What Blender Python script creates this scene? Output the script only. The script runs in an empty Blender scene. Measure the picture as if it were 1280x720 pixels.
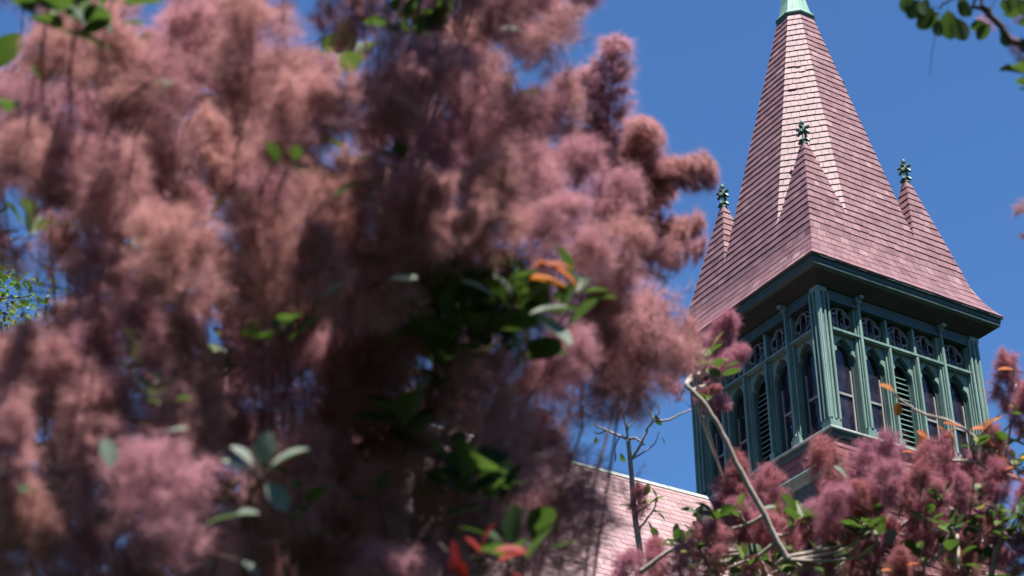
import bpy, math, random
import numpy as np
from mathutils import Vector, Matrix
rad = math.radians
S = bpy.context.scene
COL = S.collection
# ------------------------------------------------------------------ camera, sky, sun, exposure
F_PX, PITCH, ROLL, CAM_H = 2310.2, rad(30.914), rad(-0.304), 1.6
_fw = np.array([0, math.cos(PITCH), math.sin(PITCH)])
_up0 = np.array([0, -math.sin(PITCH), math.cos(PITCH)])
_rt0 = np.array([1.0, 0, 0])
_rt = math.cos(ROLL) * _rt0 + math.sin(ROLL) * _up0
_up = -math.sin(ROLL) * _rt0 + math.cos(ROLL) * _up0
CAM = np.array([0, 0, CAM_H])
cam = bpy.data.cameras.new('camera'); camo = bpy.data.objects.new('camera', cam); COL.objects.link(camo)
camo.matrix_world = Matrix(((_rt[0], _up[0], -_fw[0], 0), (_rt[1], _up[1], -_fw[1], 0), (_rt[2], _up[2], -_fw[2], CAM_H), (0, 0, 0, 1)))
cam.sensor_width = 36; cam.lens = F_PX / 1280 * 36; cam.clip_start = 0.05; cam.clip_end = 6000
cam.dof.use_dof = True; cam.dof.focus_distance = 26.0; cam.dof.aperture_fstop = 6.3; cam.dof.aperture_blades = 7
S.camera = camo

PSI = rad(31.369)                      # how far the church is turned
TOWER = (6.873, 34.97, 19.622 + CAM_H) # middle of the tower at the level of its eaves
SUN_EL, SUN_LOC = rad(66.0), rad(-97.0)
SUN_AZ = SUN_LOC + PSI
sv = Vector((math.cos(SUN_AZ) * math.cos(SUN_EL), math.sin(SUN_AZ) * math.cos(SUN_EL), math.sin(SUN_EL)))
w = bpy.data.worlds.new('World'); S.world = w; w.use_nodes = True
nt = w.node_tree
bg = nt.nodes['Background']
sky = nt.nodes.new('ShaderNodeTexSky'); sky.sky_type = 'NISHITA'; sky.sun_disc = False
sky.sun_elevation = SUN_EL; sky.sun_rotation = math.atan2(sv.x, sv.y) % (2 * math.pi)
sky.altitude = 300; sky.air_density = 1.0; sky.dust_density = 0.0; sky.ozone_density = 10.0
hs = nt.nodes.new('ShaderNodeHueSaturation'); hs.inputs['Saturation'].default_value = 1.07
nt.links.new(sky.outputs[0], hs.inputs['Color']); nt.links.new(hs.outputs[0], bg.inputs[0]); bg.inputs[1].default_value = 0.05
sl = bpy.data.lights.new('sun', 'SUN'); sl.energy = 5.0; sl.angle = rad(0.53); sl.color = (1.0, 0.955, 0.89)
so = bpy.data.objects.new('sun', sl); COL.objects.link(so); so.rotation_euler = sv.to_track_quat('Z', 'Y').to_euler()
so.location = (0, 0, 60)
S.view_settings.view_transform = 'Standard'; S.view_settings.look = 'None'
S.view_settings.exposure = 1.84; S.view_settings.gamma = 1.0
S.render.engine = 'CYCLES'
cy = S.cycles
cy.max_bounces = 6; cy.diffuse_bounces = 5; cy.glossy_bounces = 3; cy.transmission_bounces = 4; cy.transparent_max_bounces = 8
cy.caustics_reflective = False; cy.caustics_refractive = False; cy.sample_clamp_indirect = 6
cy.use_denoising = True
try: cy.denoiser = 'OPENIMAGEDENOISE'
except Exception: pass

def at(u, v, d):                       # the point that far along the line of sight through a spot of the photograph
    r = (u - 640) * _rt + (360 - v) * _up + F_PX * _fw
    return CAM + r / np.linalg.norm(r) * d

# ------------------------------------------------------------------ materials
def mat(name, rough=0.6, spec=0.5):
    m = bpy.data.materials.new(name); m.use_nodes = True
    b = m.node_tree.nodes['Principled BSDF']
    b.inputs['Roughness'].default_value = rough; b.inputs['Specular IOR Level'].default_value = spec
    return m, m.node_tree, b
def ramp(nt, stops):
    n = nt.nodes.new('ShaderNodeValToRGB'); e = n.color_ramp.elements
    e[0].position, e[0].color = stops[0][0], (*stops[0][1], 1)
    e[1].position, e[1].color = stops[-1][0], (*stops[-1][1], 1)
    for p, c in stops[1:-1]:
        x = e.new(p); x.color = (*c, 1)
    return n
def attr(nt, name):
    n = nt.nodes.new('ShaderNodeAttribute'); n.attribute_name = name; return n
def noise(nt, scale, detail=4, rough=.6, coord='Object'):
    tc = nt.nodes.new('ShaderNodeTexCoord'); n = nt.nodes.new('ShaderNodeTexNoise')
    n.inputs['Scale'].default_value = scale; n.inputs['Detail'].default_value = detail; n.inputs['Roughness'].default_value = rough
    nt.links.new(tc.outputs[coord], n.inputs['Vector']); return n
def mixc(nt, fac, a, b, mode='MIX'):
    n = nt.nodes.new('ShaderNodeMix'); n.data_type = 'RGBA'; n.blend_type = mode
    for sock, val in ((n.inputs[0], fac), (n.inputs[6], a), (n.inputs[7], b)):
        if hasattr(val, 'links'): nt.links.new(val, sock)
        elif isinstance(val, (int, float)): sock.default_value = val
        else: sock.default_value = (*val, 1)
    return n.outputs[2]
def bump(nt, b, h, strength, dist=.01):
    n = nt.nodes.new('ShaderNodeBump'); n.inputs['Strength'].default_value = strength; n.inputs['Distance'].default_value = dist
    nt.links.new(h, n.inputs['Height']); nt.links.new(n.outputs[0], b.inputs['Normal'])

def dim(stops, k=.57): return [(p, tuple(x * k for x in c)) for p, c in stops]     # the church and the bushes are dark for their lit brightness
def slate_mat(name, stops, rough, spec=.5):
    m, nt, b = mat(name, rough, spec)
    a = attr(nt, 'tint'); r = ramp(nt, dim(stops)); nt.links.new(a.outputs['Fac'], r.inputs[0])
    n = noise(nt, 3.0, 6); n2 = noise(nt, 38.0, 4)
    r2 = ramp(nt, [(.3, (.78, .74, .76)), (.7, (1.12, 1.08, 1.08))]); nt.links.new(n.outputs['Fac'], r2.inputs[0])
    r3 = ramp(nt, [(.3, (.86, .86, .86)), (.75, (1.1, 1.1, 1.1))]); nt.links.new(n2.outputs['Fac'], r3.inputs[0])
    c = mixc(nt, 1.0, r.outputs[0], r2.outputs[0], 'MULTIPLY'); c = mixc(nt, 1.0, c, r3.outputs[0], 'MULTIPLY')
    n4 = noise(nt, .9, 7, .7); r4 = ramp(nt, [(.56, (0, 0, 0)), (.72, (1, 1, 1))]); nt.links.new(n4.outputs['Fac'], r4.inputs[0])
    ml = nt.nodes.new('ShaderNodeMath'); ml.operation = 'MULTIPLY'; ml.inputs[1].default_value = .3; nt.links.new(r4.outputs[0], ml.inputs[0])
    c = mixc(nt, ml.outputs[0], c, (.19, .15, .15))
    nt.links.new(c, b.inputs['Base Color'])
    mr = nt.nodes.new('ShaderNodeMapRange'); mr.inputs[3].default_value = rough - .07; mr.inputs[4].default_value = rough + .1
    nt.links.new(a.outputs['Fac'], mr.inputs[0]); nt.links.new(mr.outputs[0], b.inputs['Roughness'])
    bump(nt, b, n2.outputs['Fac'], .25, .008)
    return m
SLATE = slate_mat('red_slate', [(0, (.17, .078, .09)), (.3, (.235, .118, .131)), (.75, (.30, .165, .178)), (.93, (.36, .22, .225)), (1, (.43, .3, .305))], .48, .34)
ROOFM = slate_mat('pink_roof_slate', [(0, (.31, .185, .195)), (.5, (.385, .245, .255)), (1, (.46, .32, .325))], .5, .4)
SHING = slate_mat('red_wall_shingle', [(0, (.16, .06, .067)), (.5, (.26, .105, .115)), (1, (.36, .17, .18))], .6, .3)

def paint(name, c0, c1, rough=.5):
    m, nt, b = mat(name, rough, .4)
    n = noise(nt, 1.6, 7); n2 = noise(nt, 22, 5)
    r = ramp(nt, dim([(.3, c0), (.7, c1)], .5)); nt.links.new(n.outputs['Fac'], r.inputs[0])
    r2 = ramp(nt, [(.28, (.72, .74, .74)), (.5, (1, 1, 1)), (.78, (1.1, 1.08, 1.06))]); nt.links.new(n2.outputs['Fac'], r2.inputs[0])
    mp = nt.nodes.new('ShaderNodeMapping'); mp.inputs['Scale'].default_value = (9, 9, .7); tc = nt.nodes.new('ShaderNodeTexCoord')
    n3 = nt.nodes.new('ShaderNodeTexNoise'); n3.inputs['Scale'].default_value = 1.0; n3.inputs['Detail'].default_value = 6
    nt.links.new(tc.outputs['Object'], mp.inputs[0]); nt.links.new(mp.outputs[0], n3.inputs['Vector'])
    r3 = ramp(nt, [(.32, (.62, .64, .62)), (.52, (1, 1, 1)), (.75, (1.1, 1.1, 1.08))]); nt.links.new(n3.outputs['Fac'], r3.inputs[0])
    c = mixc(nt, 1.0, r.outputs[0], r2.outputs[0], 'MULTIPLY'); c = mixc(nt, .8, c, mixc(nt, 1.0, c, r3.outputs[0], 'MULTIPLY'))
    nt.links.new(c, b.inputs['Base Color'])
    bump(nt, b, n2.outputs['Fac'], .15, .006)
    return m
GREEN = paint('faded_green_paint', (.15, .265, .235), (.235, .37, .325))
GREEN_D = paint('shaded_green_paint', (.03, .065, .062), (.05, .09, .085))  # green paint with the shade of eaves and recesses put into its colour
SASH = paint('greyed_sash_paint', (.3, .29, .3), (.42, .40, .42))
BUFF = paint('buff_tracery_paint', (.16, .14, .15), (.24, .2, .21))
COPPER = paint('verdigris_copper', (.2, .40, .32), (.28, .49, .41), .6)
COPPER_D = paint('dark_and_shaded_copper', (.05, .12, .095), (.10, .22, .17), .5)
PALE = paint('pale_gutter_paint', (.42, .5, .46), (.55, .6, .56))
DARKW = paint('dark_and_shaded_boards', (.02, .018, .02), (.035, .03, .032), .85)
STUCCO = paint('grey_stucco', (.30, .27, .25), (.38, .34, .32), .9)
IRON = paint('dark_iron', (.03, .035, .035), (.05, .055, .055), .5)

def glass_mat():
    m = bpy.data.materials.new('old_window_glass'); m.use_nodes = True; nt = m.node_tree; nt.nodes.clear()
    o = nt.nodes.new('ShaderNodeOutputMaterial'); t = nt.nodes.new('ShaderNodeBsdfTransparent'); t.inputs[0].default_value = (.74, .72, .82, 1)
    g = nt.nodes.new('ShaderNodeBsdfGlossy'); g.inputs['Roughness'].default_value = .04; g.inputs[0].default_value = (1, 1, 1, 1)
    d = nt.nodes.new('ShaderNodeBsdfDiffuse'); d.inputs[0].default_value = (.22, .17, .27, 1)
    n = noise(nt, 4, 5); r = ramp(nt, [(.35, (.02, .02, .02)), (.75, (.12, .12, .12))]); nt.links.new(n.outputs['Fac'], r.inputs[0])
    m1 = nt.nodes.new('ShaderNodeMixShader'); nt.links.new(r.outputs[0], m1.inputs[0]); nt.links.new(t.outputs[0], m1.inputs[1]); nt.links.new(d.outputs[0], m1.inputs[2])
    f = nt.nodes.new('ShaderNodeFresnel'); f.inputs[0].default_value = 1.5
    m2 = nt.nodes.new('ShaderNodeMixShader'); nt.links.new(f.outputs[0], m2.inputs[0]); nt.links.new(m1.outputs[0], m2.inputs[1]); nt.links.new(g.outputs[0], m2.inputs[2])
    wn = noise(nt, 5.5, 2); bp = nt.nodes.new('ShaderNodeBump'); bp.inputs['Strength'].default_value = .35; bp.inputs['Distance'].default_value = .02
    nt.links.new(wn.outputs['Fac'], bp.inputs['Height']); nt.links.new(bp.outputs[0], g.inputs['Normal']); nt.links.new(bp.outputs[0], f.inputs['Normal'])
    nt.links.new(m2.outputs[0], o.inputs[0]); return m
GLASS = glass_mat()

def hair_mat(name, c0, c1, c2, k):
    m = bpy.data.materials.new(name); m.use_nodes = True; nt = m.node_tree; nt.nodes.clear()
    o = nt.nodes.new('ShaderNodeOutputMaterial'); oi = nt.nodes.new('ShaderNodeObjectInfo')
    r = ramp(nt, dim([(0, c0), (.5, c1), (1, c2)], k)); nt.links.new(oi.outputs['Random'], r.inputs[0])
    a = attr(nt, 'tint'); r2 = ramp(nt, [(0, (.7, .68, .66)), (1, (1.25, 1.22, 1.2))]); nt.links.new(a.outputs['Fac'], r2.inputs[0])
    c = mixc(nt, 1.0, r.outputs[0], r2.outputs[0], 'MULTIPLY')
    d = nt.nodes.new('ShaderNodeBsdfDiffuse'); t = nt.nodes.new('ShaderNodeBsdfTranslucent'); x = nt.nodes.new('ShaderNodeMixShader'); x.inputs[0].default_value = .55
    nt.links.new(c, d.inputs[0]); nt.links.new(c, t.inputs[0]); nt.links.new(d.outputs[0], x.inputs[1]); nt.links.new(t.outputs[0], x.inputs[2])
    nt.links.new(x.outputs[0], o.inputs[0]); return m
HAIR = hair_mat('dusty_pink_plume_hair', (.49, .265, .25), (.50, .262, .275), (.485, .25, .31), .97)
HAIR2 = hair_mat('rose_plume_hair', (.42, .17, .175), (.43, .165, .22), (.45, .2, .275), .9)
def leaf_mat(name, stops, rough=.38, trans=.35, back=None):
    m, nt, b = mat(name, rough + .12, .18)
    a = attr(nt, 'tint'); r = ramp(nt, dim(stops, .7)); nt.links.new(a.outputs['Fac'], r.inputs[0])
    n = noise(nt, 75, 5, .7); r2 = ramp(nt, [(.28, (.5, .45, .4)), (.45, (.95, .95, .9)), (.72, (1.3, 1.25, 1.1))]); nt.links.new(n.outputs['Fac'], r2.inputs[0])
    c = mixc(nt, 1.0, r.outputs[0], r2.outputs[0], 'MULTIPLY')
    if back is not None:
        g = nt.nodes.new('ShaderNodeNewGeometry'); c = mixc(nt, g.outputs['Backfacing'], c, back)
    nt.links.new(c, b.inputs['Base Color'])
    t = nt.nodes.new('ShaderNodeBsdfTranslucent'); nt.links.new(mixc(nt, 1.0, c, (1.1, 1.35, .5), 'MULTIPLY'), t.inputs[0])
    x = nt.nodes.new('ShaderNodeMixShader'); x.inputs[0].default_value = trans
    nt.links.new(b.outputs[0], x.inputs[1]); nt.links.new(t.outputs[0], x.inputs[2])
    nt.links.new(x.outputs[0], nt.nodes['Material Output'].inputs[0]); return m
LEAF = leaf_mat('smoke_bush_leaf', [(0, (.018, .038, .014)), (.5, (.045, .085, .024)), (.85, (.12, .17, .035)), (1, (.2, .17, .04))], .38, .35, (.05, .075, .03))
LEAFG = leaf_mat('waxy_sheen_leaf', [(0, (.10, .14, .115)), (1, (.20, .23, .21))], .45, .2)  # waxy bloom plus a sky reflection painted into the pale colour
LEAFO = leaf_mat('orange_leaf', [(0, (.20, .04, .008)), (.6, (.36, .09, .014)), (1, (.42, .17, .03))], .55, .35)
LEAFR = leaf_mat('red_leaf', [(0, (.13, .006, .01)), (1, (.29, .022, .02))], .45, .35)
LEAFT = leaf_mat('tree_leaf', [(0, (.06, .11, .03)), (.5, (.12, .2, .05)), (1, (.3, .36, .16))], .3, .3)
def bark(name, c0, c1):
    m, nt, b = mat(name, .8, .2)
    n = noise(nt, 35, 6); r = ramp(nt, dim([(.3, c0), (.7, c1)], .65)); nt.links.new(n.outputs['Fac'], r.inputs[0]); nt.links.new(r.outputs[0], b.inputs['Base Color'])
    bump(nt, b, n.outputs['Fac'], .5, .004); return m
BARK = bark('dark_bark', (.05, .032, .026), (.12, .08, .065))
BARKP = bark('pale_grey_bark', (.26, .2, .17), (.46, .38, .33))
STEMM = bark('plume_stalk', (.16, .06, .05), (.26, .11, .09))
SEED = bark('seed', (.35, .26, .16), (.5, .4, .28))
def ground_mat():
    m, nt, b = mat('lawn_earth', .95, .1)
    n = noise(nt, 1.2, 8); r = ramp(nt, [(.3, (.012, .018, .006)), (.55, (.018, .026, .009)), (.8, (.03, .026, .016))]); nt.links.new(n.outputs['Fac'], r.inputs[0])
    nt.links.new(r.outputs[0], b.inputs['Base Color']); bump(nt, b, n.outputs['Fac'], .6, .05); return m
GROUND = ground_mat()

# ------------------------------------------------------------------ mesh helpers
def link(name, data, parent=None):
    o = bpy.data.objects.new(name, data); COL.objects.link(o)
    if parent is not None: o.parent = parent
    return o
def empty(name, loc, rz=0):
    o = link(name, None); o.location = loc; o.rotation_euler = (0, 0, rz); o.empty_display_size = .3; return o
def tag(o, label, cat, group=None, kind=None):
    o['label'] = label; o['category'] = cat
    if group: o['group'] = group
    if kind: o['kind'] = kind
    return o
class MB:
    """collects faces and builds them as one mesh"""
    def __init__(s): s.v = []; s.f = []; s.t = []; s.m = []
    def face(s, pts, tint=.5, mi=0):
        i = len(s.v); s.v += [tuple(p) for p in pts]; s.f.append(tuple(range(i, i + len(pts)))); s.t.append(tint); s.m.append(mi)
    def hexa(s, c, tint=.5, mi=0):      # 8 corners: bottom ring, top ring
        i = len(s.v); s.v += [tuple(p) for p in c]
        for q in ((3, 2, 1, 0), (4, 5, 6, 7), (0, 1, 5, 4), (1, 2, 6, 5), (2, 3, 7, 6), (3, 0, 4, 7)):
            s.f.append(tuple(i + k for k in q)); s.t.append(tint); s.m.append(mi)
    def box(s, x0, x1, y0, y1, z0, z1, tint=.5, mi=0):
        s.hexa([(x0, y0, z0), (x1, y0, z0), (x1, y1, z0), (x0, y1, z0), (x0, y0, z1), (x1, y0, z1), (x1, y1, z1), (x0, y1, z1)], tint, mi)
    def grid(s, rings, closed=True, cap=(False, False), tint=.5, mi=0):
        i = len(s.v); n = len(rings[0])
        for r in rings: s.v += [tuple(p) for p in r]
        for a in range(len(rings) - 1):
            for b in range(n if closed else n - 1):
                c = (b + 1) % n
                s.f.append((i + a * n + b, i + a * n + c, i + (a + 1) * n + c, i + (a + 1) * n + b)); s.t.append(tint); s.m.append(mi)
        if cap[0]: s.f.append(tuple(i + k for k in reversed(range(n)))); s.t.append(tint); s.m.append(mi)
        if cap[1]: s.f.append(tuple(i + (len(rings) - 1) * n + k for k in range(n))); s.t.append(tint); s.m.append(mi)
    def tube(s, pts, radii, n=6, tint=.5, mi=0):
        pts = [np.array(p, float) for p in pts]; rings = []
        ref = None
        for k, p in enumerate(pts):
            d = pts[min(k + 1, len(pts) - 1)] - pts[max(k - 1, 0)]; d = d / (np.linalg.norm(d) + 1e-9)
            if ref is None: ref = np.array([1, 0, 0]) if abs(d[0]) < .8 else np.array([0, 1, 0])
            x = np.cross(d, ref); x /= np.linalg.norm(x) + 1e-9; y = np.cross(d, x); ref = np.cross(x, d) if False else ref
            r = radii[k] if hasattr(radii, '__len__') else radii
            rings.append([p + r * (math.cos(a) * x + math.sin(a) * y) for a in np.arange(n) * 2 * math.pi / n])
        s.grid(rings, True, (True, True), tint, mi)
    def build(s, name, mats, parent=None, smooth=False):
        me = bpy.data.meshes.new(name); me.from_pydata(s.v, [], s.f)
        for m in (mats if isinstance(mats, (list, tuple)) else [mats]): me.materials.append(m)
        me.polygons.foreach_set('material_index', s.m)
        a = me.attributes.new('tint', 'FLOAT', 'FACE'); a.data.foreach_set('value', s.t)
        if smooth: me.polygons.foreach_set('use_smooth', [True] * len(s.f))
        me.update()
        return link(name, me, parent)

# ------------------------------------------------------------------ the ground
g = MB(); R = 3000
g.grid([[(-R, -R, 0), (R, -R, 0)], [(-R, R, 0), (R, R, 0)]], False)
g.build('ground', GROUND)['kind'] = 'structure'

# ------------------------------------------------------------------ unseen trees round the churchyard, added to block horizon light on the tower
wd = random.Random(77); mb = MB()
for i in range(15000):
    a = wd.uniform(0, 2 * math.pi); h = 17 + 4 * math.sin(a * 7) + 3 * math.sin(a * 19 + 1) + 2 * math.sin(a * 41)
    r = 78 + wd.uniform(0, 9); z = wd.uniform(.2, 1) ** .8 * h + wd.gauss(0, .6); t = wd.uniform(.5, 1.1)
    c = np.array([r * math.cos(a), 18 + r * math.sin(a), max(.4, z)]); d1 = np.array([wd.gauss(0, 1), wd.gauss(0, 1), wd.gauss(0, 1)]); d1 *= t / np.linalg.norm(d1)
    d2 = np.cross(d1, [wd.gauss(0, 1), wd.gauss(0, 1), wd.gauss(0, 1)]); d2 *= t * .7 / np.linalg.norm(d2)
    mb.face([c - d1, c - d2 * .9, c + d1, c + d2], wd.random())
o = mb.build('added_tree_screen', LEAFT, None); o['kind'] = 'stuff'; o['label'] = 'unseen belt of trees round the churchyard, added to block horizon light'; o['category'] = 'added_tree_screen'

# ------------------------------------------------------------------ the church tower (built round its own axis; z = 0 at the eaves)
def rot4(p, k):
    x, y, z = p
    for _ in range(k): x, y = -y, x
    return (x, y, z)
tower = empty('church_tower', (TOWER[0], TOWER[1], 0), PSI)
tag(tower, 'tall green timber belfry with steep red slate spire and four corner spirelets', 'tower')
TZ = TOWER[2]
def tb(mb, name, mats, parent=tower, smooth=False):
    o = mb.build(name, mats, parent, smooth)
    if parent is tower: o.location.z = TZ
    return o

def slate_plane(mb, rng, row_l, row_r, z0, z1, step, width, lift=.024, jit=.005, wild=None):
    """rows of single slates on a sloping plane; row_l(z), row_r(z) are its left and right edge (left, right seen from outside)"""
    n = max(1, int(round((z1 - z0) / step))); dz = (z1 - z0) / n
    for i in range(n):
        za, zb = z0 + i * dz, min(z0 + (i + 1.15) * dz, z1 + .02)
        la, ra, lb, rb = (np.array(f(z), float) for f, z in ((row_l, za), (row_r, za), (row_l, zb), (row_r, zb)))
        wlen = np.linalg.norm(ra - la)
        if wlen < .02: continue
        ex = (ra - la) / wlen; ey = (lb + rb) / 2 - (la + ra) / 2; ey /= np.linalg.norm(ey); nn = np.cross(ex, ey)
        row = rng.uniform(-.07, .07); la = la - ex * lift * .45; ra = ra + ex * lift * .45; wlen += lift * .9
        k = max(1, int(round(wlen / width))); cuts = [0.0]
        off = rng.uniform(.35, .65) if i % 2 else 0
        for j in range(k + 1):
            c = (j + 1 - (off if k > 1 else 0)) / k + rng.uniform(-.12, .12) / k
            if .25 / k < c < 1 - .25 / k: cuts.append(c)
        cuts.append(1.0)
        for a, b in zip(cuts[:-1], cuts[1:]):
            gap = .0035 / wlen
            a2 = a + (gap if a > 0 else 0); b2 = b - (gap if b < 1 else 0)
            j0 = rng.uniform(-jit, jit) * 2
            lf = lift + rng.uniform(0, jit)
            if wild and wild(za, rng): j0 += rng.uniform(-.05, .03); lf += rng.uniform(.004, .02)
            P = lambda la_, ra_, t: la_ + (ra_ - la_) * t
            b0, b1, t0, t1 = P(la, ra, a2) + ey * j0, P(la, ra, b2) + ey * j0, P(lb, rb, a2), P(lb, rb, b2)
            tint = min(1, max(0, rng.gauss(.5, .13) + row)) if rng.random() > .015 else rng.uniform(.85, .96)
            mb.hexa([b0 - nn * .01, b1 - nn * .01, t1 - nn * .01, t0 - nn * .01, b0 + nn * lf, b1 + nn * lf, t1 + nn * .004, t0 + nn * .004], tint)

rng = random.Random(5)
def dcard(z): return .229 * (10.371 - z)
def qcard(z): return .107 * (10.464 - z)
SK = [(0, 2.61), (.2, 2.47), (.44, 2.335), (.81, 2.19), (1.2, 2.1)]
def skirt(z):
    return float(np.interp(z, [a for a, _ in SK], [b for _, b in SK]))
ZT, ZS = 8.66, 1.2
sp = MB()
core = [[(c[0] * .992, c[1] * .992, z) for c in ((-d, -q), (-q, -d), (q, -d), (d, -q), (d, q), (q, d), (-q, d), (-d, q))] for z in (ZS, ZT) for d, q in ((dcard(z) - .012, qcard(z)),)]
sp.grid(core, True, (True, True), .1)
slipped = lambda z, r: 5.9 < z < 6.9 and r.random() < .35
for k in range(4):
    slate_plane(sp, rng, lambda z: rot4((-qcard(z), -dcard(z), z), k), lambda z: rot4((qcard(z), -dcard(z), z), k), ZS, ZT, .19, .2)
    slate_plane(sp, rng, lambda z: rot4((-dcard(z), -qcard(z), z), k), lambda z: rot4((-qcard(z), -dcard(z), z), k), ZS, ZT, .19, .17, wild=slipped)
    for (za, a), (zb, b) in zip(SK[:-1], SK[1:]):
        slate_plane(sp, rng, lambda z: rot4((-skirt(z), -skirt(z), z), k), lambda z: rot4((skirt(z), -skirt(z), z), k), za, zb, .185, .2, lift=.013)
sp.grid([[(a * s[0] - .01 * s[0], a * s[1] - .01 * s[1], z) for s in ((-1, -1), (1, -1), (1, 1), (-1, 1))] for z, a in SK], True, (True, True), .1)
spire = tb(sp, 'spire', SLATE)
# copper cap with finial
def octa(d, z): 
    q = d * .45
    return [(-d, -q, z), (-q, -d, z), (q, -d, z), (d, -q, z), (d, q, z), (q, d, z), (-q, d, z), (-d, q, z)]
cp = MB(); cp.grid([octa(.40, 8.60), octa(.45, 8.70), octa(.455, 8.74)], True, (True, False), .5, 0)  # underside band: its shade is put into the darker copper colour
cp.grid([octa(.455, 8.74), octa(.37, 8.86), octa(.30, 9.2), octa(.24, 9.8), octa(.12, 10.6), octa(.05, 11.1)], True, (False, True), .5, 1)
cap = tb(cp, 'spire_cap', [COPPER_D, COPPER])
def ball(mb, c, r, n=8, mi=0, sz=1.0):
    rings = []
    for i in range(1, n // 2 + 1):
        a = -math.pi / 2 + math.pi * i / (n // 2 + 1)
        rings.append([(c[0] + r * math.cos(a) * math.cos(b), c[1] + r * math.cos(a) * math.sin(b), c[2] + r * sz * math.sin(a)) for b in np.arange(n) * 2 * math.pi / n])
    mb.grid(rings, True, (True, True), .5, mi)
fb = MB(); fb.tube([(0, 0, 11.05), (0, 0, 12.2)], .03); ball(fb, (0, 0, 11.35), .11); fb.box(-.25, .25, -.025, .025, 11.85, 11.91)
fb.build('finial', COPPER, cap)
# corner spirelets
PC, PH = 1.46, 3.72
def pout(z): return 2.099 - .2337 * (z - 1.2)
def pinnacle():
    mb = MB(); rg = random.Random(11)
    def s(z): return pout(z) - PC
    mb.grid([[(sx * (s(z) - .012), sy * (s(z) - .012), z) for sx, sy in ((-1, -1), (1, -1), (1, 1), (-1, 1))] for z in (1.19, PH)], True, (True, True), .1)
    for k in range(4):
        slate_plane(mb, rg, lambda z: rot4((-s(z), -s(z), z), k), lambda z: rot4((s(z), -s(z), z), k), 1.2, PH, .187, .19)
    return mb
def finial():
    mb = MB(); z = PH
    ball(mb, (0, 0, z + .02), .085, 8, 0, .6)
    mb.tube([(0, 0, z), (0, 0, z + .62)], [.04, .025], 6)
    for k in range(4):
        a = math.pi / 4 + k * math.pi / 2 if False else k * math.pi / 2 + .4
        c, s_ = math.cos(a), math.sin(a)
        mb.tube([(0, 0, z + .13), (.07 * c, .07 * s_, z + .12), (.13 * c, .13 * s_, z + .05)], [.03, .04, .028], 6)
        mb.tube([(0, 0, z + .34), (.08 * c, .08 * s_, z + .43), (.16 * c, .16 * s_, z + .44)], [.035, .045, .03], 6)
        mb.tube([(0, 0, z + .36), (.08 * c, .08 * s_, z + .34), (.14 * c, .14 * s_, z + .27)], [.035, .045, .03], 6)
    ball(mb, (0, 0, z + .4), .075); ball(mb, (0, 0, z + .58), .05, 8, 0, 1.4)
    return mb
pin0 = tb(pinnacle(), 'pinnacle', SLATE); fin0 = finial().build('finial', COPPER_D, pin0)
for i, (sx, sy) in enumerate(((-1, -1), (1, -1), (1, 1), (-1, 1))):
    if i == 0: p = pin0
    else:
        p = pin0.copy(); COL.objects.link(p); p.parent = tower
        f = fin0.copy(); COL.objects.link(f); f.parent = p
    p.location = (sx * PC, sy * PC, TZ); p.rotation_euler.z = i * math.pi / 2
# cornice under the eaves
def ring(profile, n=4):
    return [[(sx * d, sy * d, z) for sx, sy in ((-1, -1), (1, -1), (1, 1), (-1, 1))] for d, z in profile]
B = 2.165
def corn(name, prof, m):
    mb = MB(); mb.grid(ring(prof), True); return tb(mb, name, m)
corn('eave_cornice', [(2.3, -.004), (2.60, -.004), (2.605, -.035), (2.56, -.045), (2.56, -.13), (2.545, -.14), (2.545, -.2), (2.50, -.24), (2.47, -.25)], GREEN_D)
corn('soffit', [(2.471, -.251), (2.2, -.44), (2.0, -.44)], DARKW)  # near-black colour carries the shade under the eaves
# frames and windows, face by face
GL = -.20
def on_face(o, k):
    o.rotation_euler.z = k * math.pi / 2
def fbox(mb, u0, u1, z0, z1, n0, n1, **kw):   # a box on the south face: u along, n outwards of the wall plane
    mb.box(u0, u1, -B - n1, -B - n0, z0, z1, **kw)
ZSILL, ZTR = -3.6, -1.31
def trefoil(hw, z0, zs, za):      # outline of a pointed arch with two cusps, from lower left over the top to lower right
    pts = [(-hw, z0), (-hw, zs)]
    left = [(-hw, zs), (-hw * .96, zs + (za - zs) * .3), (-hw * .66, zs + (za - zs) * .42), (-hw * .74, zs + (za - zs) * .62), (-hw * .42, zs + (za - zs) * .84), (0, za)]
    pts += left[1:]
    pts += [(-x, z) for x, z in reversed(left[:-1])] + [(hw, z0)]
    return pts
def lancet(hw, z0, zs, za, n=7):
    left = [(-hw * (1 - (i / n) ** 1.9), zs + (za - zs) * math.sin(i / n * math.pi / 2) ** 1.0) for i in range(n + 1)]
    return [(-hw, z0)] + left + [(-x, z) for x, z in reversed(left[:-1])] + [(hw, z0)]
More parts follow.
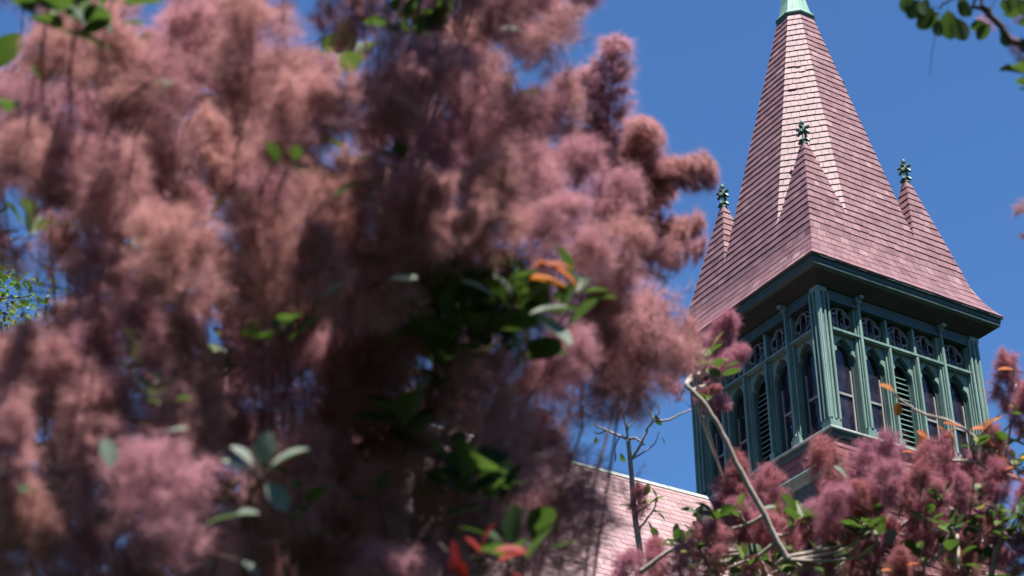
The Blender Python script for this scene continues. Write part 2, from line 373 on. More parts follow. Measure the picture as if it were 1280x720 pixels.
def plate(mb, uc, w, ztop, outline, n0, n1, mi=0):   # a plate with an arched opening
    out = outline; m = len(out)
    # outer edge points paired with outline points
    outer = []
    for i, (x, z) in enumerate(out):
        if x <= -1e-6: e = (-w, z) if i <= m // 2 - 3 else (max(-w, x * 1.0), ztop)
        elif x >= 1e-6: e = (w, z) if i >= m - (m // 2 - 3) - 1 else (min(w, x * 1.0), ztop)
        else: e = (0, ztop)
        outer.append(e)
    for n in (n1, n0):
        for i in range(m - 1):
            a, b, c, d = out[i], out[i + 1], outer[i + 1], outer[i]
            q = [(uc + p[0], -B - n, p[1]) for p in ((a, d, c, b) if n == n1 else (a, b, c, d))]
            if c != d and c[1] == ztop and d[1] != ztop:     # corner of the plate
                mb.face([(uc + p[0], -B - n, p[1]) for p in (a, d, (d[0], ztop), c, b)], .5, mi)
            elif d[1] == ztop and c[1] != ztop:
                mb.face([(uc + p[0], -B - n, p[1]) for p in (a, d, (c[0], ztop), c, b)], .5, mi)
            else: mb.face(q, .5, mi)
    for i in range(m - 1):
        a, b = out[i], out[i + 1]
        mb.face([(uc + a[0], -B - n1, a[1]), (uc + b[0], -B - n1, b[1]), (uc + b[0], -B - n0, b[1]), (uc + a[0], -B - n0, a[1])], .5, mi)
BAYS = [(-1.51, .315), (-.735, .30), (0, .30), (.735, .30), (1.51, .315)]
def shaft(mb, u, n, r, z0, z1):
    k = 8
    mb.grid([[(u + r * math.cos(a), -B - n + r * math.sin(a), z) for a in np.arange(k) * 2 * math.pi / k] for z in (z0, z1)], True, (True, True))
def bar_ring(mb, pts, r, n, closed=True):   # square bar along a closed outline on the face
    m = len(pts); rings = []
    for i in range(m):
        p = np.array(pts[i]); a = np.array(pts[(i - 1) % m]) if closed or i > 0 else p; b = np.array(pts[(i + 1) % m]) if closed or i < m - 1 else p
        t = b - a; t = t / (np.linalg.norm(t) + 1e-9); q = np.array([-t[1], t[0]]) * r
        rings.append([(p[0] - q[0], -B - n + r, p[1] - q[1]), (p[0] - q[0], -B - n - r, p[1] - q[1]), (p[0] + q[0], -B - n - r, p[1] + q[1]), (p[0] + q[0], -B - n + r, p[1] + q[1])])
    if closed: rings.append(rings[0])
    mb.grid(rings, True, (not closed, not closed))
def copies(o, k0=1):
    for k in range(k0, 4):
        c = o.copy(); COL.objects.link(c); c.parent = tower; on_face(c, k)
        for ch in list(o.children):
            d = ch.copy(); COL.objects.link(d); d.parent = c
# frieze above the tracery, transom below it
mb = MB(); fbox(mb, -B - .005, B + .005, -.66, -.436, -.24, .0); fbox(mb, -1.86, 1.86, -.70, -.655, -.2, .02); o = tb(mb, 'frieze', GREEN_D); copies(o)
mb = MB(); fbox(mb, -1.86, 1.86, ZTR - .05, ZTR, -.2, .012); fbox(mb, -1.86, 1.86, ZTR - .075, ZTR - .05, -.2, -.02); o = tb(mb, 'transom', GREEN); copies(o)
# corner posts, each one turned round its corner
mb = MB()
for sgn in (0, 1):
    def fl(u0, u1, z0, z1, n0, n1):
        if sgn == 0: mb.box(u0, u1, -B - n1, -B - n0, z0, z1)
        else: mb.box(-B - n1, -B - n0, u0, u1, z0, z1)
    fl(-B + .10, -1.86, ZSILL, -.43, -.26, -.03)
    fl(-B + .03, -B + .105, ZSILL, -.43, -.2, .0)
    fl(-1.90, -1.835, ZSILL, -.43, -.2, -.075)
    for q in (-B + .02, -B + .135, -B + .245):
        x, y = (q, -B - .005) if sgn == 0 else (-B - .005, q)
        mb.grid([[(x + .034 * math.cos(a), y + .034 * math.sin(a), z) for a in np.arange(8) * math.pi / 4] for z in (ZSILL + .19, -.55)], True, (True, True))
mb.box(-B + .033, -1.9, -B + .033, -1.9, ZSILL + .2, -.555)
mb.box(-B - .03, -1.93, -B - .03, -1.93, ZSILL + .001, ZSILL + .13); mb.box(-B - .018, -1.95, -B - .018, -1.95, ZSILL + .13, ZSILL + .19); mb.box(-B - .03, -1.95, -B - .03, -1.95, -.55, -.434)
o = tb(mb, 'corner_post', GREEN); copies(o)
# mullions: two clustered ones rise to the soffit, two slim ones stop at the transom
def major(u):
    mb = MB()
    fbox(mb, u - .115, u + .115, ZSILL, -.43, -.24, -.06); fbox(mb, u - .06, u + .06, ZSILL, -.43, -.1, -.01)
    for q, r, n in ((0, .037, .012), (-.088, .022, -.055), (.088, .022, -.055)): shaft(mb, u + q, n, r, ZSILL + .2, -.55)
    fbox(mb, u - .13, u + .13, ZSILL, ZSILL + .14, -.2, .04); fbox(mb, u - .1, u + .1, ZSILL + .14, ZSILL + .21, -.2, .022)
    fbox(mb, u - .07, u + .07, -.56, -.43, -.2, .06); fbox(mb, u - .05, u + .05, -.5, -.432, .05, .16)
    return mb
def minor(u):
    mb = MB()
    fbox(mb, u - .07, u + .07, ZSILL, ZTR - .02, -.24, -.075); fbox(mb, u - .035, u + .035, ZSILL, ZTR - .03, -.1, -.02)
    shaft(mb, u, .0, .03, ZSILL + .16, ZTR - .08)
    fbox(mb, u - .075, u + .075, ZSILL, ZSILL + .16, -.2, .028)
    fbox(mb, u - .03, u + .03, ZTR, -.69, -.2, -.03)
    return mb
for u in (-1.12, 1.12): copies(tb(major(u), 'mullion', GREEN))
for u in (-.3675, .3675): copies(tb(minor(u), 'mullion', GREEN))
for uc, hw in BAYS:
    w_ = {0: .30, .735: .30, -.735: .30}.get(uc, .325)
    wl = w_ + .02
    # cusped arch head
    mb = MB(); plate(mb, uc, wl, ZTR - .04, trefoil(hw - .035, ZSILL, -1.95, -1.42), -.2, -.115); o = tb(mb, 'arch_panel', GREEN); copies(o)
    # quatrefoil panel
    mb = MB(); zc = (-.70 + ZTR) / 2; hh = (-.70 - ZTR) / 2
    fbox(mb, uc - wl, uc + wl, ZTR - .01, -.69, -.235, -.225)
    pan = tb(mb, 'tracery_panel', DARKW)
    mb = MB(); r = min(hh, w_) * .93
    bar_ring(mb, [(uc + r * math.cos(a), zc + r * math.sin(a)) for a in np.arange(24) * math.pi / 12], .018, -.15)
    bar_ring(mb, [(uc + r * (.52 + .40 * abs(math.cos(2 * a)) ** .6) * math.cos(a), zc + r * (.52 + .40 * abs(math.cos(2 * a)) ** .6) * math.sin(a)) for a in np.arange(48) * math.pi / 24], .02, -.125)
    for sx in (-1, 1):
        bar_ring(mb, [(uc + sx * (r * .34 * math.cos(t) ), zc + r * .95 * math.sin(t)) for t in np.linspace(-1.4, 1.4, 9)], .016, -.14, False)
    mb.build('quatrefoil', BUFF, pan)
    mb = MB()
    mb.face([(uc - wl, -B + .21, ZTR), (uc + wl, -B + .21, ZTR), (uc + wl, -B + .21, -.69), (uc - wl, -B + .21, -.69)]); mb.build('glass', GLASS, pan)
    copies(pan)
    if uc == 0:
        mb = MB(); 
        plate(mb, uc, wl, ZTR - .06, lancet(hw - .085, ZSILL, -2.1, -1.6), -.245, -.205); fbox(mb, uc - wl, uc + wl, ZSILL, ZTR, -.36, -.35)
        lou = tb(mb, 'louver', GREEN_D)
        mb = MB(); n = 15
        for i in range(n):
            z = ZSILL + .06 + i * .118
            a = hw - .09
            if z > -2.1: a *= max(.3, 1 - ((z + 2.1) / .5) ** 1.9)
            mb.hexa([(uc - a, -B + .21, z), (uc + a, -B + .21, z), (uc + a, -B + .32, z + .085), (uc - a, -B + .32, z + .085), (uc - a, -B + .21, z + .022), (uc + a, -B + .21, z + .022), (uc + a, -B + .32, z + .107), (uc - a, -B + .32, z + .107)])
        mb.build('slat', GREEN, lou)
        copies(lou)
    else:
        mb = MB(); plate(mb, uc, wl, ZTR - .06, lancet(hw - .085, ZSILL, -2.1, -1.56), -.27, -.205)
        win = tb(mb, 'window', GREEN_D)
        sa = MB(); a = hw - .085
        fbox(sa, uc - a, uc - a + .035, ZSILL, -2.05, -.275, -.235); fbox(sa, uc + a - .035, uc + a, ZSILL, -2.05, -.275, -.235)
        fbox(sa, uc - a + .035, uc + a - .035, -2.66, -2.61, -.28, -.225); fbox(sa, uc - a + .035, uc + a - .035, ZSILL, ZSILL + .05, -.28, -.235)
        sa.build('sash', SASH, win)
        gl = MB(); gl.face([(uc - a, -B + .26, ZSILL + .03), (uc + a, -B + .26, ZSILL + .03), (uc + a, -B + .26, -1.5), (uc - a, -B + .26, -1.5)]); gl.build('glass', GLASS, win)
        copies(win)
# inside: floor and ceiling of the belfry
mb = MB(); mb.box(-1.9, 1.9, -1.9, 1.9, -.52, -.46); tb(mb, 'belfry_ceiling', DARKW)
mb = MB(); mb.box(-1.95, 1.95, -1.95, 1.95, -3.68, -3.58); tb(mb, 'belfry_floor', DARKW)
corn('sill_ledge', [(1.9, -3.585), (2.215, -3.6), (2.225, -3.612), (2.225, -3.645), (2.20, -3.66), (1.9, -3.66)], PALE)
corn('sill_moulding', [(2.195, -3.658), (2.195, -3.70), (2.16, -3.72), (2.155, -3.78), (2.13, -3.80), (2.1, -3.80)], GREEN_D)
# shingled base
mb = MB()
BB = 2.1
mb.box(-BB + .02, BB - .02, -BB + .02, BB - .02, -TZ, -3.79, .1)
for k in range(4):
    slate_plane(mb, rng, lambda z: rot4((-BB, -BB, z), k), lambda z: rot4((BB, -BB, z), k), -9.2, -3.78, .185, .27, lift=.02)
tb(mb, 'base_wall', SHING)
# short green gutter on the north-west foot of the belfry
mb = MB()
prof = [(BB + .0, -4.33), (2.36, -4.33), (2.37, -4.37), (2.34, -4.42), (2.28, -4.46), (2.24, -4.54), (BB, -4.6)]
mb.grid([[(-d, -.52, z) for d, z in prof], [(-d, -2.35, z) for d, z in prof]], False, tint=.5)
mb.face([(-d, -.52, z) for d, z in prof]); mb.face([(-d, -2.35, z) for d, z in reversed(prof)])
mb.box(-2.40, -2.1, -.52, -.40, -4.47, -4.3)
tb(mb, 'gutter', GREEN)
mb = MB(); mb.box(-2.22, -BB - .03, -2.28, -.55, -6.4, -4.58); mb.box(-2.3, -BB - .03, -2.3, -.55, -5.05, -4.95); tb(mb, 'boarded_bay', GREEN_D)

# ------------------------------------------------------------------ the nave: a long pink slate roof with a copper ridge
nave = empty('church_nave', (TOWER[0], TOWER[1], 0), PSI)
tag(nave, 'long church roof of pale pink slates with a thin green ridge, running into the tower', 'building')
RY, RZ = 1.53, -3.735
X0, X1 = -10.5, -2.12
PITCHN = math.tan(rad(56)); ZE = RZ - 6.2 * PITCHN
mb = MB()
def ry(z, s): return RY + s * (RZ - z) / PITCHN
slate_plane(mb, rng, lambda z: (X0, ry(z, -1), z), lambda z: (X1, ry(z, -1), z), ZE, RZ - .03, .15, .3, lift=.009, jit=.004)
mb.face([(X0, ry(ZE, -1) + .02, ZE), (X1, ry(ZE, -1) + .02, ZE), (X1, RY, RZ - .03), (X0, RY, RZ - .03)], .1)
mb.face([(X1, ry(ZE, 1), ZE), (X0, ry(ZE, 1), ZE), (X0, RY, RZ - .032), (X1, RY, RZ - .032)], .4)
def nb(m, name, mats, parent=nave):
    o = m.build(name, mats, parent)
    if parent is nave: o.location.z = TZ
    return o
roof = nb(mb, 'roof', ROOFM)
mb = MB(); mb.grid([[(x, RY - .06, RZ - .08), (x, RY - .07, RZ - .06), (x, RY - .03, RZ), (x, RY - .02, RZ + .03), (x, RY + .02, RZ + .03), (x, RY + .03, RZ), (x, RY + .07, RZ - .1)] for x in (X0, X1)], False); 
rc = nb(mb, 'ridge_cap', PALE, roof)
mb = MB(); mb.box(X0 + .3, X1, ry(ZE, -1) + .5, RY + 5.7, -TZ, ZE + .25)
mb.face([(X0 + .3, ry(ZE, -1) + .5, ZE + .2), (X0 + .3, RY, RZ - .2), (X0 + .3, RY + 5.7, ZE + .2)])
nb(mb, 'wall', STUCCO)
# vent pipe
vy = .64; vz = RZ - (RY - vy) * PITCHN
mb = MB(); k = np.arange(10) * 2 * math.pi / 10
mb.grid([[(-3.23 + r * math.cos(a), vy + r * math.sin(a), z) for a in k] for r, z in ((.15, vz - .3), (.15, vz + .42), (.19, vz + .43), (.19, vz + .5), (.13, vz + .56))], True, (True, True))
nb(mb, 'vent_pipe', IRON, roof)

# ------------------------------------------------------------------ smoke bushes
def plume_mesh(name, seed, L, R, shape, hairs, hl, hw, hair_m, sub=5, nb_=18):
    g = np.random.default_rng(seed)
    segs = []
    bend = g.normal(0, .12, 2)
    def ax(t): return np.array([bend[0] * L * t * t, bend[1] * L * t * t, L * t])
    nodes = [ax(t) for t in np.linspace(0, 1, 7)]
    for a, b in zip(nodes[:-1], nodes[1:]): segs.append((a, b, .35))
    ang = g.uniform(0, 6.28)
    for i in range(nb_):
        t = .1 + .88 * (i + g.uniform(-.3, .3)) / nb_; t = min(max(t, .05), .98)
        if shape == 'tail': prof = min(1, .45 + t * 2.2, (1.06 - t) * 5)
        elif shape == 'cone': prof = (1.12 - t) * 1.05 * min(1, t * 4)
        else: prof = math.sin(min(1, (t * .92 + .1)) * math.pi) ** .6
        ang += 2.4 + g.uniform(-.5, .5)
        ln = R * max(.25, prof) * g.uniform(.75, 1.15)
        tilt = g.uniform(.35, .9)
        d = np.array([math.cos(ang) * math.cos(tilt), math.sin(ang) * math.cos(tilt), math.sin(tilt)])
        p0 = ax(t); p1 = p0 + d * ln * .55; p2 = p0 + d * ln + np.array([0, 0, .1 * ln])
        segs += [(p0, p1, .5), (p1, p2, 1.0)]
        for j in range(sub):
            s = g.uniform(.15, 1) ** .7; q = p0 + (p2 - p0) * s
            dd = d * .55 + g.normal(0, .62, 3); dd /= np.linalg.norm(dd)
            e = q + dd * R * g.uniform(.2, .5); segs.append((q, e, 1.3))
            if g.random() < .8:
                d3 = dd + g.normal(0, .7, 3); d3 /= np.linalg.norm(d3); m_ = q + (e - q) * g.uniform(.3, .8)
                segs.append((m_, m_ + d3 * R * g.uniform(.15, .35), 1.2))
    A = np.array([s[0] for s in segs]); Bq = np.array([s[1] for s in segs]); W = np.linalg.norm(Bq - A, axis=1) * np.array([s[2] for s in segs])
    idx = g.choice(len(segs), hairs, p=W / W.sum()); t = g.random(hairs)[:, None]
    base = A[idx] + (Bq[idx] - A[idx]) * t
    sd = Bq[idx] - A[idx]; sd /= np.linalg.norm(sd, axis=1)[:, None] + 1e-9
    d = g.normal(0, 1, (hairs, 3)); d -= sd * (d * sd).sum(1)[:, None] * .8; d += sd * .35; d /= np.linalg.norm(d, axis=1)[:, None]
    ln = hl * g.uniform(.55, 1.35, hairs)[:, None]
    side = np.cross(d, g.normal(0, 1, (hairs, 3))); side /= np.linalg.norm(side, axis=1)[:, None] + 1e-9
    curl = g.normal(0, .2, (hairs, 3)) * ln
    mid = base + d * ln * .5 + curl * .5; tip = base + d * ln + curl + np.array([0, 0, -.1]) * ln
    h = hw * .5
    V = np.stack([base - side * h, base + side * h, mid + side * h * .85, mid - side * h * .85, tip], 1).reshape(-1, 3)
    o = np.arange(hairs) * 5
    loops = np.stack([o, o + 1, o + 2, o + 3, o + 3, o + 2, o + 4], 1).reshape(-1)
    ls = np.stack([np.arange(hairs) * 7, np.arange(hairs) * 7 + 4], 1).reshape(-1); lt = np.tile([4, 3], hairs)
    tint = np.repeat(np.clip(g.normal(.5, .22, hairs), 0, 1), 2); mi = np.zeros(hairs * 2, int)
    # stalks and a few seeds
    mb = MB()
    mb.tube([np.array([0, 0, -.12 * L])] + nodes, [.0016] + [.0014 * (1 - .1 * k) for k in range(7)], 4, .5, 1)
    for a, b, wt in segs[6:]: mb.tube([a, b], [.0006, .0004], 3, .5, 1)
    for k in range(7):
        q = base[g.integers(hairs)] * 1.02; ball(mb, q, .0016, 6, 2)
    nv = len(V); V = np.vstack([V, np.array(mb.v)])
    fl = [len(f) for f in mb.f]; l2 = np.array([nv + i for f in mb.f for i in f])
    st2 = len(loops) + np.concatenate([[0], np.cumsum(fl)[:-1]])
    loops = np.concatenate([loops, l2]); ls = np.concatenate([ls, st2]); lt = np.concatenate([lt, fl])
    tint = np.concatenate([tint, mb.t]); mi = np.concatenate([mi, mb.m])
    me = bpy.data.meshes.new(name); me.vertices.add(len(V)); me.vertices.foreach_set('co', V.reshape(-1).astype(np.float32))
    me.loops.add(len(loops)); me.loops.foreach_set('vertex_index', loops.astype(np.int32))
    me.polygons.add(len(ls)); me.polygons.foreach_set('loop_start', ls.astype(np.int32))
    try: me.polygons.foreach_set('loop_total', lt.astype(np.int32))
    except Exception: pass
    for m in (hair_m, STEMM, SEED): me.materials.append(m)
    me.polygons.foreach_set('material_index', mi.astype(np.int32))
    a = me.attributes.new('tint', 'FLOAT', 'FACE'); a.data.foreach_set('value', tint.astype(np.float32))
    me.update(calc_edges=True); me.validate()
    return me
PL = {'oval': [], 'tail': [], 'wisp': [], 'rose': []}
for i in range(5): PL['oval'].append(plume_mesh('plume', 100 + i, .2, .075, ('oval', 'cone')[i % 2], 11500, .022, .0004, HAIR, 11, 26))
for i in range(3): PL['tail'].append(plume_mesh('plume', 200 + i, .2, .021, 'tail', 8000, .0145, .0004, HAIR, 8, 44))
for i in range(3): PL['wisp'].append(plume_mesh('plume', 300 + i, .2, .085, 'oval', 6000, .025, .0004, HAIR, 10, 20))
for i in range(5): PL['rose'].append(plume_mesh('plume', 400 + i, .2, .078, ('oval', 'cone')[i % 2], 12000, .023, .0005, HAIR2, 10, 24))

def put_plume(parent, kind, base, tip, width, g):
    me = PL[kind][g.randrange(len(PL[kind]))]
    o = link('plume', me, parent)
    ax = Vector(tip - base); L = ax.length
    q = ax.to_track_quat('Z', 'Y')
    s = L / .2
    o.matrix_world = Matrix.Translation(Vector(base) ) @ q.to_matrix().to_4x4() @ Matrix.Rotation(g.uniform(0, 6.28), 4, 'Z') @ Matrix.Diagonal((s * width, s * width, s, 1))
    return o

def leaf_geo(mb, p, d, nrm, ln, tint, wide=.62, fold=.18, curl=.15, mi=0):
    d = np.array(d, float); d /= np.linalg.norm(d); nrm = np.array(nrm, float); nrm -= d * (nrm @ d); nrm /= np.linalg.norm(nrm) + 1e-9
    sd = np.cross(d, nrm)
    prof = [(0, .03), (.12, .04), (.25, .55), (.45, .92), (.65, 1.0), (.82, .8), (.94, .42), (1.0, .04)]
    rings = []
    for t, wv in prof:
        hw = wv * ln * wide * .5; z = -curl * ln * t * t
        c = p + d * (t * ln) + nrm * z
        rings.append([c - sd * hw + nrm * fold * hw, c - sd * hw * .5 + nrm * fold * hw * .4, c, c + sd * hw * .5 + nrm * fold * hw * .4, c + sd * hw + nrm * fold * hw])
    mb.grid(rings, False, tint=tint, mi=mi)
def rosette(mb, p, axis, n, ln, g, t0=.2, t1=.8, mi=0, spread=1.0):
    axis = np.array(axis, float); axis /= np.linalg.norm(axis)
    x = np.cross(axis, [.3, .9, .1]); x /= np.linalg.norm(x); y = np.cross(axis, x); a = g.uniform(0, 6.28)
    for i in range(n):
        a += 2.4 + g.uniform(-.4, .4); e = g.uniform(.1, .9) * spread
        d = (math.cos(a) * x + math.sin(a) * y) * math.sin(e + .4) + axis * math.cos(e + .4)
        d = d + np.array([g.gauss(0, .12), g.gauss(0, .12), g.gauss(0, .12)])
        nr = axis + np.array([g.gauss(0, .2), g.gauss(0, .2), g.gauss(0, .2) + .3]) - d * .3
        leaf_geo(mb, np.array(p) + axis * (i * -.006) + d * .012, d, nr, ln * g.uniform(.65, 1.15), min(1, max(0, g.uniform(t0, t1))), g.uniform(.52, .72), g.uniform(.05, .4), g.uniform(0, .35), mi)

class Bush:
    def __init__(s, root, seed):
        s.root = root; s.g = random.Random(seed); s.limbs = []; s.wood = MB(); s.leaf = MB()
    def limb(s, pts, r0, r1, n=7, mi=0, wob=.015):
        P = [np.array(p, float) for p in pts]; out = []
        for k in range(len(P) - 1):
            a, b = P[k], P[k + 1]; pa = P[k - 1] if k else a; pb = P[k + 2] if k + 2 < len(P) else b
            for i in range(6):
                t = i / 6; q = .5 * ((2 * a) + (b - pa) * t + (2 * pa - 5 * a + 4 * b - pb) * t * t + (3 * a - pa - 3 * b + pb) * t ** 3)
                out.append(q + np.array([s.g.gauss(0, wob), s.g.gauss(0, wob), 0]) * (0 if k == 0 and i == 0 else 1))
        out.append(P[-1]); m = len(out)
        s.wood.tube(out, [r0 + (r1 - r0) * (i / (m - 1)) ** .8 for i in range(m)], n, .5, mi); s.limbs += out
    def twig(s, p, axis, r=.0008, mi=0, far=.6):
        c = [l for l in s.limbs if l[2] < p[2] + .3] or s.limbs
        q = min(c, key=lambda l: np.linalg.norm(l - p) + (.0 if l[2] < p[2] - .05 else .03))
        a = np.array(axis, float); a /= np.linalg.norm(a); dist = np.linalg.norm(q - p)
        back = (p - CAM) / np.linalg.norm(p - CAM) * min(.5, dist * .55)
        m1 = p - a * min(.1, dist * .35) + back; m2 = q + (m1 - q) * .45 + np.array([s.g.gauss(0, .02), s.g.gauss(0, .02), .05 * dist]) + back * .3
        pts = []
        for t in np.linspace(0, 1, 9):
            pts.append((1 - t) ** 3 * q + 3 * (1 - t) ** 2 * t * m2 + 3 * (1 - t) * t * t * m1 + t ** 3 * p)
        s.wood.tube(pts, [r * (2.2 - 1.3 * i / 8) for i in range(9)], 5, .5, mi)
        return pts
    def plume(s, kind, ub, vb, ut, vt, d, width=1.0, dd=0.0):
        b, t = at(ub, vb, d), at(ut, vt, d + dd)
        o = put_plume(s.root, kind, b, t, width, s.g); s.twig(b, t - b, .0004 if kind == 'wisp' else .0008); return o

# ---- the near smoke bush on the left
SUNV = np.array(sv)
near = empty('smoke_bush', (-.55, 2.75, 0))
tag(near, 'big smoke bush close by on the left, its dusty pink plumes filling half the view', 'bush')
nbush = Bush(near, 3); g = nbush.g
t0 = np.array([-.55, 2.75, 0])
HUBS = [(120, 470, 2.95), (290, 380, 3.05), (480, 380, 3.1), (620, 330, 3.2), (745, 270, 3.6), (150, 190, 3.1), (400, 170, 3.1), (590, 130, 3.15), (80, 660, 2.8), (300, 650, 2.95), (520, 640, 3.1), (650, 520, 3.3), (815, 270, 3.75), (560, 40, 3.2)]
for i, hb in enumerate(HUBS):
    e = at(hb[0], hb[1], hb[2] + .3); b = t0 + np.array([g.uniform(-.12, .12), g.uniform(-.12, .12), 0])
    m1 = b + (e - b) * .35 + np.array([0, .05, .15]); m2 = b + (e - b) * .7 + np.array([g.uniform(-.05, .05), .12, .08])
    nbush.limb([b, m1, m2, e], .007 if i % 2 else .009, .0015)
FRONT = [
 ('oval', 590, 300, 640, 215, 2.5, 1.0), ('oval', 510, 300, 550, 215, 2.5, 1.0), ('oval', 670, 310, 710, 235, 2.55, 1.0), ('oval', 540, 330, 580, 250, 2.42, .9),
 # kind, base u v, tip u v, depth, width
 ('tail', 752, 240, 770, 50, 3.55, 1.0), ('tail', 740, 225, 744, 88, 3.6, 1.15), ('tail', 790, 235, 874, 174, 3.5, 1.3), ('tail', 775, 225, 815, 140, 3.5, 1.7), ('oval', 745, 240, 810, 165, 3.55, .95),
 ('tail', 775, 200, 840, 165, 3.55, 1.7), ('tail', 785, 236, 895, 214, 3.5, 1.1), ('oval', 740, 270, 835, 215, 3.5, .9), ('tail', 800, 215, 862, 200, 3.45, 1.6), ('tail', 770, 285, 835, 228, 3.55, 1.7), ('tail', 800, 280, 886, 300, 3.6, 1.5),
 ('tail', 780, 305, 868, 335, 3.55, 2.0), ('oval', 745, 330, 845, 325, 3.5, .8), ('tail', 760, 285, 838, 262, 3.7, 1.7), ('oval', 720, 290, 800, 250, 3.45, 1.0),
 ('oval', 650, 215, 735, 120, 3.2, 1.0), ('oval', 640, 260, 730, 175, 3.0, 1.0), ('oval', 690, 290, 790, 225, 3.2, 1.0), ('oval', 610, 240, 660, 110, 3.1, 1.1),
 ('oval', 700, 350, 800, 290, 3.1, 1.0), ('oval', 680, 400, 790, 350, 3.2, .9), ('oval', 560, 300, 690, 230, 2.75, 1.0), ('oval', 620, 320, 740, 290, 2.8, 1.0),
 ('wisp', 700, 450, 810, 385, 3.3, 1.0), ('wisp', 690, 480, 800, 440, 3.3, 1.0), ('wisp', 680, 430, 760, 400, 3.2, 1.1), ('wisp', 710, 500, 790, 495, 3.4, .9), ('wisp', 760, 470, 850, 430, 3.5, .9),
 ('oval', 640, 520, 720, 420, 3.0, .9), ('oval', 600, 470, 690, 360, 2.9, .9), ('oval', 610, 570, 700, 480, 3.1, 1.0), ('oval', 600, 610, 690, 540, 3.1, .95),
 ('wisp', 650, 690, 720, 590, 3.4, .9), ('wisp', 690, 740, 740, 620, 3.5, .9), ('wisp', 620, 660, 700, 620, 3.3, .9),
 ('oval', 560, -30, 690, 5, 2.7, .9), ('wisp', 590, 20, 680, 55, 2.9, .9), ('oval', 640, -40, 740, -25, 3.0, .8),
 ('oval', 440, 110, 565, 60, 2.35, 1.05), ('oval', 380, 150, 520, 130, 2.6, 1.0), ('oval', 390, 60, 470, -20, 2.7, 1.0), ('wisp', 430, 30, 520, 10, 2.9, 1.0),
 ('oval', 560, 250, 640, 130, 2.95, 1.0), ('oval', 520, 230, 600, 190, 3.0, 1.0), ('oval', 480, 290, 560, 190, 2.8, 1.0),
 ('oval', 300, 170, 350, 20, 2.45, 1.0), ('oval', 330, 230, 390, 100, 2.35, 1.0), ('oval', 240, 140, 290, 10, 2.7, 1.0), ('oval', 200, 150, 230, 20, 2.6, 1.0), ('oval', 130, 170, 180, 45, 2.5, 1.1),
 ('oval', 110, 120, 60, 40, 2.6, 1.0), ('oval', 70, 200, 10, 110, 2.6, 1.0), ('oval', 100, 270, 20, 170, 2.4, 1.0), ('oval', 140, 260, 60, 210, 2.45, 1.0), ('oval', 150, 330, 130, 180, 2.35, .95),
 ('oval', 230, 300, 170, 190, 2.6, 1.0), ('oval', 280, 260, 270, 140, 2.8, 1.0), ('oval', 350, 300, 310, 190, 2.8, 1.0), ('oval', 400, 320, 430, 200, 2.5, 1.0),
 ('oval', 230, 400, 210, 270, 2.3, 1.15), ('oval', 130, 420, 110, 315, 2.35, 1.0), ('oval', 330, 420, 350, 270, 2.4, 1.05), ('oval', 390, 400, 420, 290, 2.4, 1.0),
 ('oval', 430, 440, 500, 260, 2.5, 1.0), ('oval', 470, 400, 560, 290, 2.7, .9), ('oval', 30, 350, -30, 280, 2.6, 1.0), ('wisp', 60, 370, 70, 290, 2.9, 1.0),
 ('oval', 190, 480, 190, 370, 2.5, 1.05), ('oval', 240, 520, 250, 400, 2.4, .9), ('oval', 120, 530, 60, 440, 2.3, 1.0), ('oval', 60, 560, -10, 440, 2.3, 1.0), ('oval', 30, 620, -20, 520, 2.2, 1.1),
 ('oval', 110, 600, 120, 470, 2.25, 1.0), ('oval', 190, 620, 180, 500, 2.3, 1.0), ('oval', 240, 600, 260, 480, 2.4, .9), ('oval', 200, 720, 215, 570, 2.15, 1.1), ('oval', 150, 680, 110, 570, 2.3, 1.0),
 ('oval', 60, 720, 20, 600, 2.3, 1.0), ('oval', 100, 770, 90, 660, 2.3, 1.0), ('oval', 250, 760, 270, 640, 2.4, 1.0), ('oval', 320, 770, 330, 660, 2.6, 1.0), ('oval', 10, 780, -20, 660, 2.3, 1.0),
 ('oval', 400, 560, 420, 420, 2.75, 1.0), ('oval', 460, 580, 480, 430, 2.8, 1.0), ('oval', 420, 690, 410, 530, 2.8, 1.1), ('oval', 500, 700, 500, 540, 2.8, 1.1), ('oval', 560, 720, 570, 600, 2.9, .9),
 ('oval', 460, 790, 450, 650, 2.8, 1.0), ('oval', 370, 760, 380, 640, 2.8, 1.0), ('oval', 540, 790, 545, 680, 2.8, .9), ('oval', 360, 480, 345, 400, 3.0, .9), ('oval', 545, 560, 590, 440, 2.95, .9),
 ('oval', 500, 470, 540, 395, 2.9, .8),
 ('wisp', 560, 30, 700, 40, 2.9, 1.0), ('wisp', 600, -20, 720, 20, 3.1, 1.0), ('oval', 590, 10, 660, -30, 3.0, .9), ('wisp', 690, 470, 830, 400, 3.3, 1.3), ('wisp', 680, 520, 800, 470, 3.3, 1.1), ('wisp', 720, 440, 860, 410, 3.4, 1.1), ('oval', 690, 440, 770, 370, 3.2, 1.0),
 ('wisp', 610, 760, 690, 620, 3.3, 1.2), ('wisp', 660, 740, 740, 590, 3.3, 1.2), ('wisp', 560, 700, 640, 600, 3.1, 1.0), ('wisp', 580, 780, 650, 660, 3.1, 1.2), ('wisp', 590, 640, 650, 540, 3.1, 1.1),
 ('oval', 310, 470, 280, 380, 3.0, .9), ('oval', 60, 470, 80, 380, 2.9, 1.0), ('oval', 20, 250, -20, 190, 2.8, 1.0), ('oval', 190, 330, 240, 240, 2.9, 1.0), ('oval', 110, 350, 70, 290, 3.1, .8),
]
mid = empty('smoke_bush', (-.3, 3.85, 0))
tag(mid, 'taller smoke bush whose plumes stick out against the blue sky just left of the spire', 'bush')
mbush = Bush(mid, 7)
